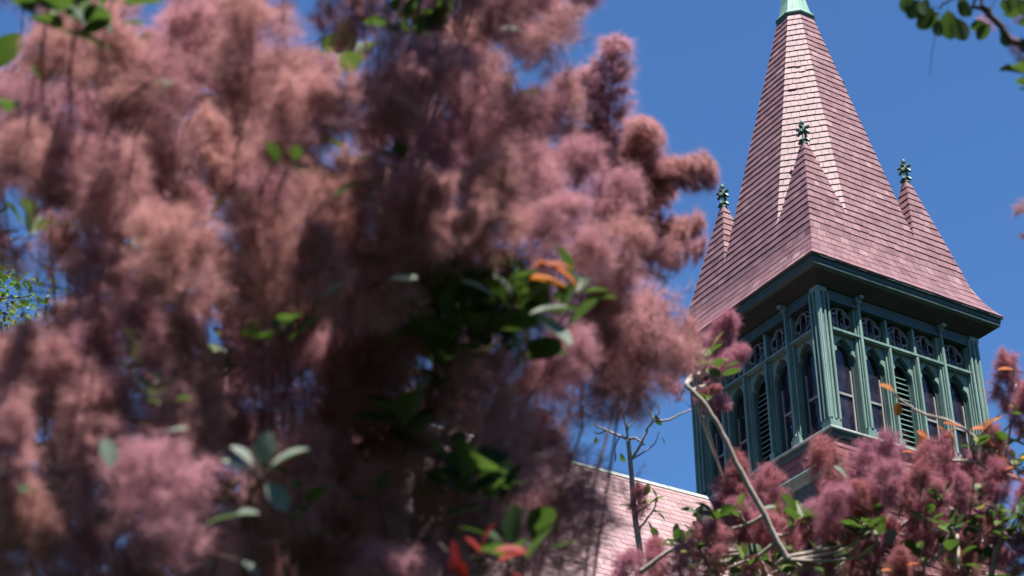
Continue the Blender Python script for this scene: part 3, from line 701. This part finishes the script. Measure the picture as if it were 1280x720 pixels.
for i, hb in enumerate([(700, 330, 3.55), (770, 270, 3.65), (815, 270, 3.75), (690, 200, 3.4), (650, 520, 3.5), (480, 250, 3.5), (250, 250, 3.5), (100, 200, 3.5), (350, 500, 3.5), (120, 560, 3.4), (550, 600, 3.5), (420, 40, 3.5)]):
    e = at(*hb); b = np.array([-.3 + g.uniform(-.1, .1), 3.85 + g.uniform(-.1, .1), 0])
    mbush.limb([b, b + (e - b) * .35 + np.array([0, .05, .15]), b + (e - b) * .7 + np.array([g.uniform(-.05, .05), .08, .1]), e], .008, .0016)
for k, ub, vb, ut, vt, d, wd in FRONT:
    bu = mbush if d >= 3.0 else nbush
    if k == 'tail': wd *= 1.25
    if k == 'oval' and d < 3: wd *= 1.15
    bu.plume(k, ub, vb, ut, vt, d, wd, g.uniform(-.06, .04))
GAPS = [(40, 265, 24), (62, 325, 28), (268, 288, 22), (435, 180, 24), (5, 55, 45), (205, 22, 24), (375, 20, 28), (15, 395, 48), (275, 420, 22), (480, 25, 18)]
def clear(u, v, ex=0): return all((u - a) ** 2 + (v - b) ** 2 > (r + ex) ** 2 for a, b, r in GAPS)
cells = [(u + g.uniform(-28, 28), v + g.uniform(-28, 28)) for u in range(-20, 640, 74) for v in range(-30, 790, 76)]
for u, v in cells:
    if not clear(u, v, 30): continue
    a = math.pi / 2 + g.uniform(-.7, .7); L_ = g.uniform(55, 75)
    mbush.plume('oval', u - math.cos(a) * L_, v + math.sin(a) * L_, u + math.cos(a) * L_, v - math.sin(a) * L_, g.uniform(3.0, 3.6), g.uniform(.95, 1.2), g.uniform(-.05, .05))
for u, v in [(u + g.uniform(-30, 30), v + g.uniform(-30, 30)) for u in range(0, 640, 118) for v in range(40, 760, 118)]:
    if not clear(u, v, 30) or math.hypot(u - 575, v - 385) < 90 or math.hypot(u - 285, v - 440) < 50: continue
    a = math.pi / 2 + g.uniform(-.7, .7); L_ = g.uniform(60, 80)
    nbush.plume('wisp' if g.random() < .4 else 'oval', u - math.cos(a) * L_, v + math.sin(a) * L_, u + math.cos(a) * L_, v - math.sin(a) * L_, g.uniform(2.5, 2.9), g.uniform(1.0, 1.2), g.uniform(-.05, .05))
print('plumes', len([c for c in near.children if c.name.startswith('plume')]), len([c for c in mid.children if c.name.startswith('plume')]))
# leaf rosettes of the near bush
LEAVES = [(560, 375, 2.75, 8, 70), (610, 350, 2.75, 6, 62), (530, 400, 2.8, 6, 66), (640, 400, 2.8, 8, 66), (590, 420, 2.85, 7, 66), (680, 380, 2.85, 6, 58), (520, 330, 2.9, 5, 60), (470, 320, 2.95, 4, 50),
 (600, 600, 2.75, 8, 60), (575, 570, 2.8, 6, 55), (620, 610, 2.75, 5, 60), (660, 685, 2.6, 5, 60), (510, 540, 2.7, 6, 56), (480, 570, 2.9, 7, 60), (530, 490, 2.95, 6, 60),
 (95, 10, 2.3, 8, 62), (60, 15, 2.3, 5, 60), (140, 5, 2.4, 6, 55), (10, 145, 2.5, 2, 40), (360, 205, 2.6, 3, 36), (350, 420, 2.7, 4, 50), (300, 420, 3.1, 6, 60), (280, 460, 3.2, 6, 60), (270, 400, 3.2, 6, 60),
 (525, 40, 3.1, 9, 46), (545, 15, 3.1, 8, 46), (510, 200, 3.1, 7, 50), (490, 210, 3.05, 5, 50), (610, 40, 2.8, 1, 46), (205, 500, 2.45, 4, 45), (225, 510, 2.5, 3, 45), (330, 590, 2.6, 3, 40), (380, 600, 2.8, 5, 46),
 (40, 610, 2.3, 2, 50), (250, 650, 2.6, 4, 60), (500, 700, 2.9, 6, 55), (440, 650, 3.0, 6, 55), (390, 700, 2.9, 5, 55), (230, 690, 2.5, 3, 50), (620, 130, 3.3, 6, 55), (570, 110, 3.3, 6, 55), (340, 330, 3.2, 6, 55), (300, 350, 3.2, 5, 55),
 (450, 400, 3.1, 6, 60), (420, 240, 3.0, 4, 50), (40, 285, 2.9, 5, 45), (170, 310, 2.9, 5, 45)]
LEAVES += [(500, 350, 2.6, 6, 66), (540, 340, 2.6, 7, 70), (580, 350, 2.58, 7, 66), (550, 400, 2.6, 8, 72), (600, 390, 2.58, 8, 70), (640, 375, 2.58, 6, 62), (690, 395, 2.62, 6, 60), (660, 430, 2.65, 7, 66), (610, 440, 2.68, 7, 66), (720, 365, 2.7, 5, 50), (560, 440, 2.7, 7, 66), (510, 385, 2.65, 6, 60),
 (590, 590, 2.5, 8, 62), (610, 625, 2.5, 6, 58), (570, 610, 2.52, 6, 56), (640, 690, 2.42, 5, 66), (500, 520, 2.6, 6, 56), (360, 210, 2.3, 3, 34), (350, 415, 2.3, 4, 40), (205, 497, 2.15, 3, 34), (510, 205, 2.6, 4, 42), (500, 25, 2.6, 6, 44), (530, 50, 2.6, 5, 40), (45, 612, 2.1, 1, 36), (375, 605, 2.4, 3, 40), (380, 640, 2.4, 3, 44), (470, 620, 2.5, 3, 44)]
def view_axis(g): return np.array([g.uniform(-.5, .5), -.35 + g.uniform(-.4, .3), .75])
for u, v, d, n, px in LEAVES:
    p = at(u, v, d); ln = px * d / F_PX; ax = view_axis(g)
    nbush.twig(p, ax, .001); rosette(nbush.leaf, p, ax, n, ln, g, .0, .3 if v > 560 or 450 < u < 740 else .8)  # low and central rosettes take darker tints that stand in for shade
# dark leafy twigs behind the plumes, in the middle of the bush
for i in range(110):
    u, v = g.uniform(-40, 640), g.uniform(60, 760)
    if not clear(u, v): continue
    d = g.uniform(3.15, 3.7); p = at(u, v, d); ax = view_axis(g)
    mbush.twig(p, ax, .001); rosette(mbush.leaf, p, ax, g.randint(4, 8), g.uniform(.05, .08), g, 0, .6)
# unseen leaf clusters above the picture, added to shade the plumes below
for i in range(42):
    u, v, d = g.gauss(565, 48), g.uniform(-200, -55), g.uniform(2.35, 3.1); p = at(u, v, d); ax = view_axis(g)
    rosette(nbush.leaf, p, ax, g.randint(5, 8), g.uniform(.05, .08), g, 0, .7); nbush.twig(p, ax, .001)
nbush.leaf.build('foliage', LEAF, near, True)
def leaf_part(bush, name, label, m, spots, t=(.2, .8)):
    for u, v, px, ang, d in spots:
        mb = MB(); p = at(u, v, d); ln = px * d / F_PX; dr = math.cos(ang) * _rt + math.sin(ang) * _up + _fw * bush.g.uniform(-.3, .3)
        leaf_geo(mb, p, dr, -_fw * .6 + np.array([0, 0, .9]) + _rt * bush.g.uniform(-.5, .5), ln, bush.g.uniform(*t), bush.g.uniform(.5, .62), .3, bush.g.uniform(0, .3))
        o = mb.build(name, m, bush.root, True); o['label'] = label
        bush.twig(p, dr, .0014)
leaf_part(nbush, 'leaf', 'bright red leaf', LEAFR, [(600, 690, 42, 1.2, 2.3), (612, 690, 44, .1, 2.3), (605, 697, 34, 2.2, 2.3), (618, 705, 46, .5, 2.28), (560, 690, 40, -1.0, 2.35), (570, 715, 40, 1.7, 2.3), (625, 715, 44, -.3, 2.3)])
leaf_part(nbush, 'leaf', 'orange autumn leaf', LEAFO, [(660, 322, 72, -.35, 2.6), (650, 315, 46, 1.9, 2.65), (648, 300, 50, 1.5, 2.65), (655, 335, 60, .1, 2.6), (640, 348, 70, .05, 2.62)])
leaf_part(nbush, 'leaf', 'pale waxy leaf with sky sheen in its colour', LEAFG, [(322, 588, 50, 1.25, 2.05), (318, 592, 44, 2.7, 2.05), (332, 590, 58, .75, 2.05), (330, 598, 50, -.9, 2.05), (250, 660, 78, .5, 2.05), (318, 585, 40, 2.2, 2.05), (300, 700, 30, -.6, 2.05), (655, 395, 60, .3, 2.5), (660, 390, 70, -.6, 2.5), (620, 372, 50, 2.6, 2.5), (640, 405, 56, -1.3, 2.5), (85, 3, 40, -.8, 2.3), (120, -5, 48, -1.2, 2.3),
 (190, 130, 40, .9, 2.25), (185, 105, 30, .2, 2.25), (140, 590, 44, 1.8, 2.05), (65, 95, 46, .4, 2.6), (480, 352, 44, .1, 2.4), (400, 375, 40, .6, 2.25), (410, 250, 50, .5, 2.3), (205, 540, 30, .2, 2.1), (95, 585, 34, .4, 2.4), (40, 600, 50, 2.8, 2.4)], (.2, .9))
nbush.wood.build('trunk', BARK, near, True)
mbush.wood.build('trunk', BARK, mid, True)
mbush.leaf.build('foliage', LEAF, mid, True)

# ---- the smoke bush lower right
low = empty('smoke_bush', (1.5, 5.6, 0))
tag(low, 'smoke bush in front of the tower foot, rosy plumes above green and orange leaves', 'bush')
rb = Bush(low, 9); g = rb.g; t0 = np.array([1.5, 5.6, 0])
for i, hb in enumerate([(1000, 760, 6.0), (1100, 700, 6.1), (1215, 700, 6.0), (900, 730, 6.0), (1060, 660, 6.2), (1160, 640, 6.2), (1240, 650, 6.1), (1290, 610, 6.0), (960, 690, 6.1)]):
    e = at(*hb); b = t0 + np.array([g.uniform(-.15, .15), g.uniform(-.15, .15), 0]); rb.limb([b, b + (e - b) * .4 + np.array([0, 0, .2]), b + (e - b) * .75 + np.array([0, .05, .15]), e], .035, .008, 7, 0)
for pts, r0, r1, d in (([(985, 700), (962, 658), (912, 562), (886, 512), (858, 482)], .0105, .0065, 5.3), ([(1300, 606), (1245, 590), (1215, 577), (1165, 576)], .009, .005, 5.6), ([(1290, 600), (1235, 560), (1195, 530), (1150, 515), (1120, 495)], .006, .003, 5.7),
                       ([(1195, 655), (1206, 640), (1218, 625)], .009, .006, 5.6), ([(1290, 560), (1250, 545), (1215, 560)], .005, .003, 5.7), ([(1240, 720), (1244, 690), (1258, 668)], .01, .006, 5.6), ([(1090, 720), (1098, 680), (1080, 650), (1055, 640)], .010, .005, 5.7),
                       ([(1098, 690), (1130, 655), (1160, 640), (1185, 625)], .008, .004, 5.7), ([(1225, 700), (1250, 600), (1262, 540), (1270, 480)], .007, .003, 5.8), ([(800, 716), (835, 690), (870, 675)], .009, .005, 5.6), ([(960, 720), (940, 680), (925, 650)], .007, .004, 5.7)):
    rb.limb([at(u, v, d) for u, v in pts], r0, r1, 6, 1, .0012)
RP = [(1062, 670, 1062, 612, 1.0), (1085, 665, 1090, 605, 1.0), (1128, 655, 1130, 596, 1.0), (1165, 660, 1168, 602, 1.0), (1205, 650, 1208, 595, 1.0), (1058, 690, 1052, 630, 1.0), (1100, 690, 1096, 632, 1.0), (1150, 690, 1152, 632, 1.0), (1200, 700, 1198, 640, 1.0), (1240, 720, 1242, 660, 1.0), (1010, 690, 1008, 640, .9), (930, 690, 930, 630, 1.0), (1140, 745, 1142, 685, 1.0), (1190, 750, 1192, 690, 1.0), (1090, 740, 1088, 680, 1.0), (1040, 745, 1040, 690, 1.0), (965, 700, 968, 650, .9), (1255, 610, 1258, 555, .8), (905, 640, 932, 572, 1.0), (912, 655, 915, 600, 1.0), (955, 640, 966, 588, 1.0), (1040, 640, 1046, 562, .95), (1035, 672, 1040, 605, 1.0), (1104, 612, 1108, 548, .9), (1100, 650, 1106, 585, 1.0), (1075, 620, 1078, 566, .9),
 (1150, 620, 1152, 555, .95), (1180, 640, 1184, 572, .95), (1225, 640, 1232, 575, 1.05), (1245, 640, 1255, 580, .9), (880, 730, 886, 655, 1.2), (910, 700, 912, 635, 1.0), (945, 695, 950, 634, 1.0), (985, 715, 985, 640, 1.0), (1032, 705, 1030, 645, 1.0),
 (1134, 700, 1138, 632, .9), (1178, 715, 1182, 650, 1.0), (1216, 715, 1218, 650, 1.0), (1265, 735, 1266, 665, 1.0), (822, 745, 822, 680, 1.1), (855, 750, 858, 685, 1.1), (790, 770, 785, 690, 1.0), (1085, 665, 1088, 610, .9), (1280, 665, 1285, 600, 1.0),
 (1262, 530, 1268, 450, .85), (1285, 560, 1280, 480, .9), (1236, 590, 1240, 530, .8), (1210, 625, 1210, 570, .9), (950, 745, 950, 680, 1.0), (1010, 750, 1005, 690, 1.0), (1065, 750, 1062, 690, .9), (1120, 760, 1125, 695, 1.0), (1065, 690, 1070, 640, .8), (1160, 690, 1162, 640, .8),
 (885, 455, 915, 400, 1.05), (880, 470, 925, 440, .9), (868, 480, 895, 520, 1.0), (850, 480, 838, 425, 1.0), (865, 450, 862, 402, .9), (870, 490, 905, 490, .9), (855, 500, 835, 470, .8), (1180, 590, 1170, 540, .7), (1115, 700, 1112, 650, .8), (1240, 690, 1243, 640, .8)]
for ub, vb, ut, vt, wd in RP:
    rb.plume('rose', ub, vb, ut + g.uniform(-9, 9), vt + g.uniform(-6, 4), g.uniform(5.4, 5.95), wd * g.uniform(.82, 1.08), g.uniform(-.08, .08))
for u, v, n, px in [(1000, 648, 7, 34), (1008, 650, 5, 30), (885, 440, 8, 30), (895, 465, 7, 28), (870, 455, 5, 26), (885, 500, 5, 22), (1080, 655, 7, 24), (1095, 640, 6, 24), (1128, 635, 6, 24), (1160, 648, 6, 26), (1205, 640, 6, 26), (1190, 660, 6, 26), (1255, 648, 7, 26), (1270, 640, 6, 26), (1100, 665, 6, 24),
    (1075, 670, 6, 26), (1040, 655, 5, 22), (1120, 700, 6, 26), (1195, 695, 7, 26), (1240, 700, 6, 26), (935, 700, 6, 26), (905, 715, 6, 28), (1060, 690, 5, 26), (1010, 700, 5, 26), (975, 710, 6, 26), (895, 645, 6, 26), (925, 640, 6, 26), (965, 700, 5, 24), (1265, 590, 6, 24), (1250, 560, 6, 24), (1275, 520, 5, 22), (1220, 555, 5, 22), (1148, 695, 6, 26),
    (1055, 625, 5, 22), (1205, 675, 6, 24), (1225, 665, 6, 24), (1030, 690, 5, 24), (870, 690, 4, 22)]:
    d = g.uniform(5.3, 5.75); p = at(u, v, d); ax = view_axis(g); rb.twig(p, ax, .003, 1); rosette(rb.leaf, p, ax, n - 1, px * d / F_PX, g, .35, 1.0)
for i in range(22):
    u, v, d = g.uniform(1150, 1285), g.uniform(575, 715), g.uniform(5.5, 5.9); p = at(u, v, d); ax = view_axis(g); rb.twig(p, ax, .002, 1); rosette(rb.leaf, p, ax, g.randint(3, 6), g.uniform(.045, .065), g, .5, 1.0)
for i in range(10):
    u, v, d = g.uniform(830, 1150), g.uniform(640, 715), g.uniform(5.5, 5.9); p = at(u, v, d); ax = view_axis(g); rb.twig(p, ax, .002, 1); rosette(rb.leaf, p, ax, g.randint(3, 6), g.uniform(.045, .065), g, .4, 1.0)
for i in range(70):
    u, v, d = g.uniform(820, 1300), g.uniform(610, 790), g.uniform(6.1, 6.9)
    if v < 690 - abs(u - 1100) * .1: v = g.uniform(690, 790)
    p = at(u, v, d); ax = view_axis(g); rosette(rb.leaf, p, ax, g.randint(5, 8), g.uniform(.05, .08), g, .1, .7); rb.twig(p, ax, .003, 1)
rb.leaf.build('foliage', LEAF, low, True)
leaf_part(rb, 'leaf', 'orange autumn leaf', LEAFO, [(1150, 560, 22, 1.2, 5.6), (1146, 566, 18, 3.0, 5.6), (1178, 548, 20, .8, 5.6), (1205, 535, 26, 2.9, 5.6), (1212, 538, 22, .3, 5.6), (1185, 545, 18, 2.2, 5.6), (1230, 540, 20, 1.2, 5.6), (1225, 545, 20, -.4, 5.6), (1272, 573, 24, .1, 5.6), (1262, 578, 20, 2.6, 5.6), (1120, 492, 22, 2.4, 5.6), (1122, 500, 20, -1.6, 5.6), (1270, 463, 22, 3.0, 5.6), (1128, 708, 20, .2, 5.5), (1120, 714, 18, 2.9, 5.5), (1192, 560, 20, 1.6, 5.6), (1250, 590, 18, .4, 5.5), (1275, 600, 18, 2.5, 5.5), (1235, 660, 16, 1.2, 5.5), (1160, 548, 16, 2.4, 5.55), (1170, 552, 16, .2, 5.55), (1240, 530, 18, .8, 5.55), (1198, 548, 18, 2.8, 5.55)], (.3, 1))
leaf_part(rb, 'leaf', 'pale waxy leaf with sky sheen in its colour', LEAFG, [(1140, 610, 26, .9, 5.6), (1150, 612, 24, 2.4, 5.6), (1060, 600, 24, 2.2, 5.6), (1195, 630, 26, 1.2, 5.6), (1230, 640, 26, .4, 5.6), (1015, 695, 30, .6, 5.5), (1030, 700, 30, 2.5, 5.5), (1110, 685, 24, 1.2, 5.6), (945, 640, 26, .3, 5.6), (930, 648, 24, 2.6, 5.6), (880, 470, 20, 1.4, 5.6), (1208, 632, 24, 2.0, 5.6)], (.1, .8))
rb.wood.build('trunk', [BARK, BARKP], low, True)

# ---- a leafy smoke bush branch that hangs in from the upper right
hang = empty('smoke_bush', (3.3, 3.0, 0))
tag(hang, 'smoke bush whose dark leafy branch hangs into the top right corner against the sky', 'bush')
hb = Bush(hang, 21); g = hb.g; b = np.array([3.3, 3.0, 0])
hb.limb([b, b + np.array([-.05, .02, 1.0]), b + np.array([-.1, .02, 2.2]), at(1900, 60, 4.0), at(1600, 120, 3.7), at(1400, 110, 3.6), at(1280, 55, 3.6), at(1238, 22, 3.6), at(1200, -25, 3.6)], .03, .0028, 7, 0, .004)
hb.limb([b, b + np.array([.2, .1, 1.2]), b + np.array([.3, .2, 2.4]), b + np.array([.25, .3, 3.3])], .025, .004, 7, 0, .01)
for i in range(70):
    p = b + np.array([g.gauss(.05, .38), g.gauss(.1, .3), g.uniform(1.3, 3.5)]); ax = view_axis(g); hb.twig(p, ax, .002); rosette(hb.leaf, p, ax, 7, g.uniform(.05, .075), g, .1, .8)
hb.limb([at(1238, 22, 3.6), at(1228, 10, 3.6), at(1222, -20, 3.62)], .0045, .003, 6, 0, .002)
hb.limb([at(1250, -30, 3.6), at(1200, -6, 3.6), at(1172, 10, 3.6)], .004, .002, 6, 0, .002)
hb.limb([at(1172, 26, 3.6), at(1166, 60, 3.62), at(1162, 95, 3.6)], .0008, .0005, 4, 0, .0)
for u, v, px, ang, d in [(1170, 6, 36, -2.2, 3.6), (1184, 8, 40, -1.4, 3.6), (1178, 14, 36, -2.6, 3.6), (1190, 18, 36, -1.1, 3.6), (1174, 22, 24, -1.7, 3.6), (1130, -10, 26, -1.4, 3.6), (1142, -8, 26, -1.8, 3.6), (1200, -6, 22, -1.2, 3.6), (1196, 0, 26, -.9, 3.6), (1240, 28, 26, -2.3, 3.6), (1236, 30, 22, -3.0, 3.6), (1258, 34, 24, -1.6, 3.6), (1252, 20, 26, .4, 3.6), (1262, 10, 26, 1.2, 3.6), (1270, 30, 26, .2, 3.6), (1278, 10, 28, -.3, 3.6), (1270, -2, 28, -.8, 3.6), (1225, -5, 22, .4, 3.6), (1275, 45, 24, -1.2, 3.6), (1160, -5, 26, -1.9, 3.6), (1150, -4, 30, -2.0, 3.6), (1265, 18, 22, 2.2, 3.6)]:
    dr = math.cos(ang) * _rt + math.sin(ang) * _up + _fw * g.uniform(-.3, .3)
    leaf_geo(hb.leaf, at(u, v, d), dr, _fw * .5 + np.array([g.uniform(-.5, .5), .3, .6]), px * d / F_PX, g.uniform(.0, .75), g.uniform(.58, .7), .25, .15)
for i in range(24):
    p = at(g.uniform(1290, 1460), g.uniform(20, 140), g.uniform(3.4, 3.7)); ax = view_axis(g); hb.twig(p, ax, .002); rosette(hb.leaf, p, ax, 6, .05, g, .1, .8)
hb.leaf.build('foliage', LEAF, hang, True)
for ub, vb, ut, vt, d, wd in [(1250, 30, 1222, 28, 3.65, 1.2), (1265, -20, 1290, 20, 3.65, 1.0), (1260, 45, 1285, 80, 3.6, .7), (1320, 250, 1270, 262, 3.7, .6), (1320, 300, 1280, 292, 3.7, .6)]:
    hb.plume('wisp', ub, vb, ut, vt, d, wd)
hb.wood.build('trunk', BARK, hang, True)

# ---- the nearly bare sapling in front of the pink roof
bare = empty('sapling', tuple(at(806, 760, 8.0)[:2]) + (0,))
tag(bare, 'thin nearly bare sapling with forked grey twigs in front of the pink roof', 'sapling')
bb = Bush(bare, 31); g = bb.g; D = 8.0
gb = np.array([bare.location[0], bare.location[1], 0])
bb.limb([gb, (gb + at(806, 760, D)) / 2 + np.array([.05, 0, 0]), at(806, 760, D), at(800, 690, D), at(793, 640, D), at(789, 590, D), at(785, 549, D)], .022, .009, 7, 0, .0)
for pts, r0, r1 in (([(785, 549), (775, 545), (758, 538), (742, 530)], .008, .003), ([(785, 549), (782, 530), (778, 515), (774, 502)], .006, .0025), ([(785, 549), (795, 548), (806, 556)], .007, .004), ([(788, 575), (800, 558), (810, 535), (818, 526)], .007, .005), ([(818, 526), (835, 525), (850, 518), (864, 512)], .006, .003), ([(818, 526), (812, 515), (803, 508)], .005, .002),
                    ([(818, 526), (824, 515), (822, 505)], .004, .002), ([(788, 575), (805, 565), (818, 555), (824, 540)], .005, .002), ([(775, 545), (770, 556), (768, 566)], .004, .002), ([(758, 538), (748, 542), (742, 540)], .004, .002), ([(783, 538), (792, 528), (800, 520)], .004, .002), ([(781, 525), (776, 510), (784, 498)], .004, .0015), ([(796, 665), (808, 650), (818, 635), (822, 620)], .006, .003), ([(797, 640), (810, 632), (820, 622)], .004, .002)):
    bb.limb([at(u, v, D) for u, v in pts], r0, r1, 5, 0, .0015)
bb.wood.build('trunk', BARKP, bare, True)
for u, v, px, ang in [(818, 516, 18, -1.2), (783, 525, 14, -1.5), (768, 562, 16, -1.4), (775, 565, 14, -1.2), (800, 630, 24, .3), (796, 635, 22, 2.8), (808, 650, 20, -1.0), (815, 628, 18, .6), (820, 640, 16, -.6), (826, 545, 12, -1.0), (745, 545, 10, -1.6), (812, 640, 18, .1), (805, 622, 18, 1.2), (822, 625, 16, 1.9)]:
    dr = math.cos(ang) * _rt + math.sin(ang) * _up; leaf_geo(bb.leaf, at(u, v, D), dr, np.array([g.uniform(-.6, .6), -.6, .7]), px * D / F_PX, g.uniform(.2, .95), .5, .3, .2)
bb.leaf.build('foliage', LEAF, bare, True)
put_plume(bare, 'rose', at(796, 655, D), at(800, 608, D), .9, g)

# ---- a green tree far behind the left side
tree = empty('leafy_tree', (-5.4, 14.5, 0))
tag(tree, 'bright green small-leaved tree glimpsed through a gap at the left edge', 'tree')
tr = Bush(tree, 41); g = tr.g
c0 = at(-60, 430, 17.5); b = np.array([c0[0], c0[1], 0]); tree.location = b
tr.limb([b, b + (c0 - b) * .5 + np.array([.15, 0, 0]), c0 + np.array([0, 0, -.8]), c0 + np.array([0, 0, .6])], .16, .03, 8, 0, .02)
for i in range(26):
    a, e = g.uniform(0, 6.28), g.uniform(-.3, 1.3); R_ = g.uniform(.5, 1.1)
    q = c0 + R_ * np.array([math.cos(a) * math.cos(e), math.sin(a) * math.cos(e), math.sin(e) * .8]); tr.twig(q, q - c0, .006)
    for j in range(60):
        pp = q + np.array([g.gauss(0, .16), g.gauss(0, .16), g.gauss(0, .13)])
        leaf_geo(tr.leaf, pp, np.array([g.uniform(-1, 1), g.uniform(-1, 1), g.uniform(-.6, .4)]), np.array([g.gauss(0, .4), g.gauss(0, .4), 1]), g.uniform(.05, .09), g.random(), .5, .2, .2)
tr.wood.build('trunk', BARK, tree, True); tr.leaf.build('crown', LEAFT, tree, True)

bpy.context.view_layer.update()
for o in list(COL.objects):            # children were laid out in world space: keep them there under their parent
    r = o.parent
    if r is not None and r.type == 'EMPTY' and r in (near, mid, low, hang, bare, tree):
        o.matrix_parent_inverse = r.matrix_world.inverted()
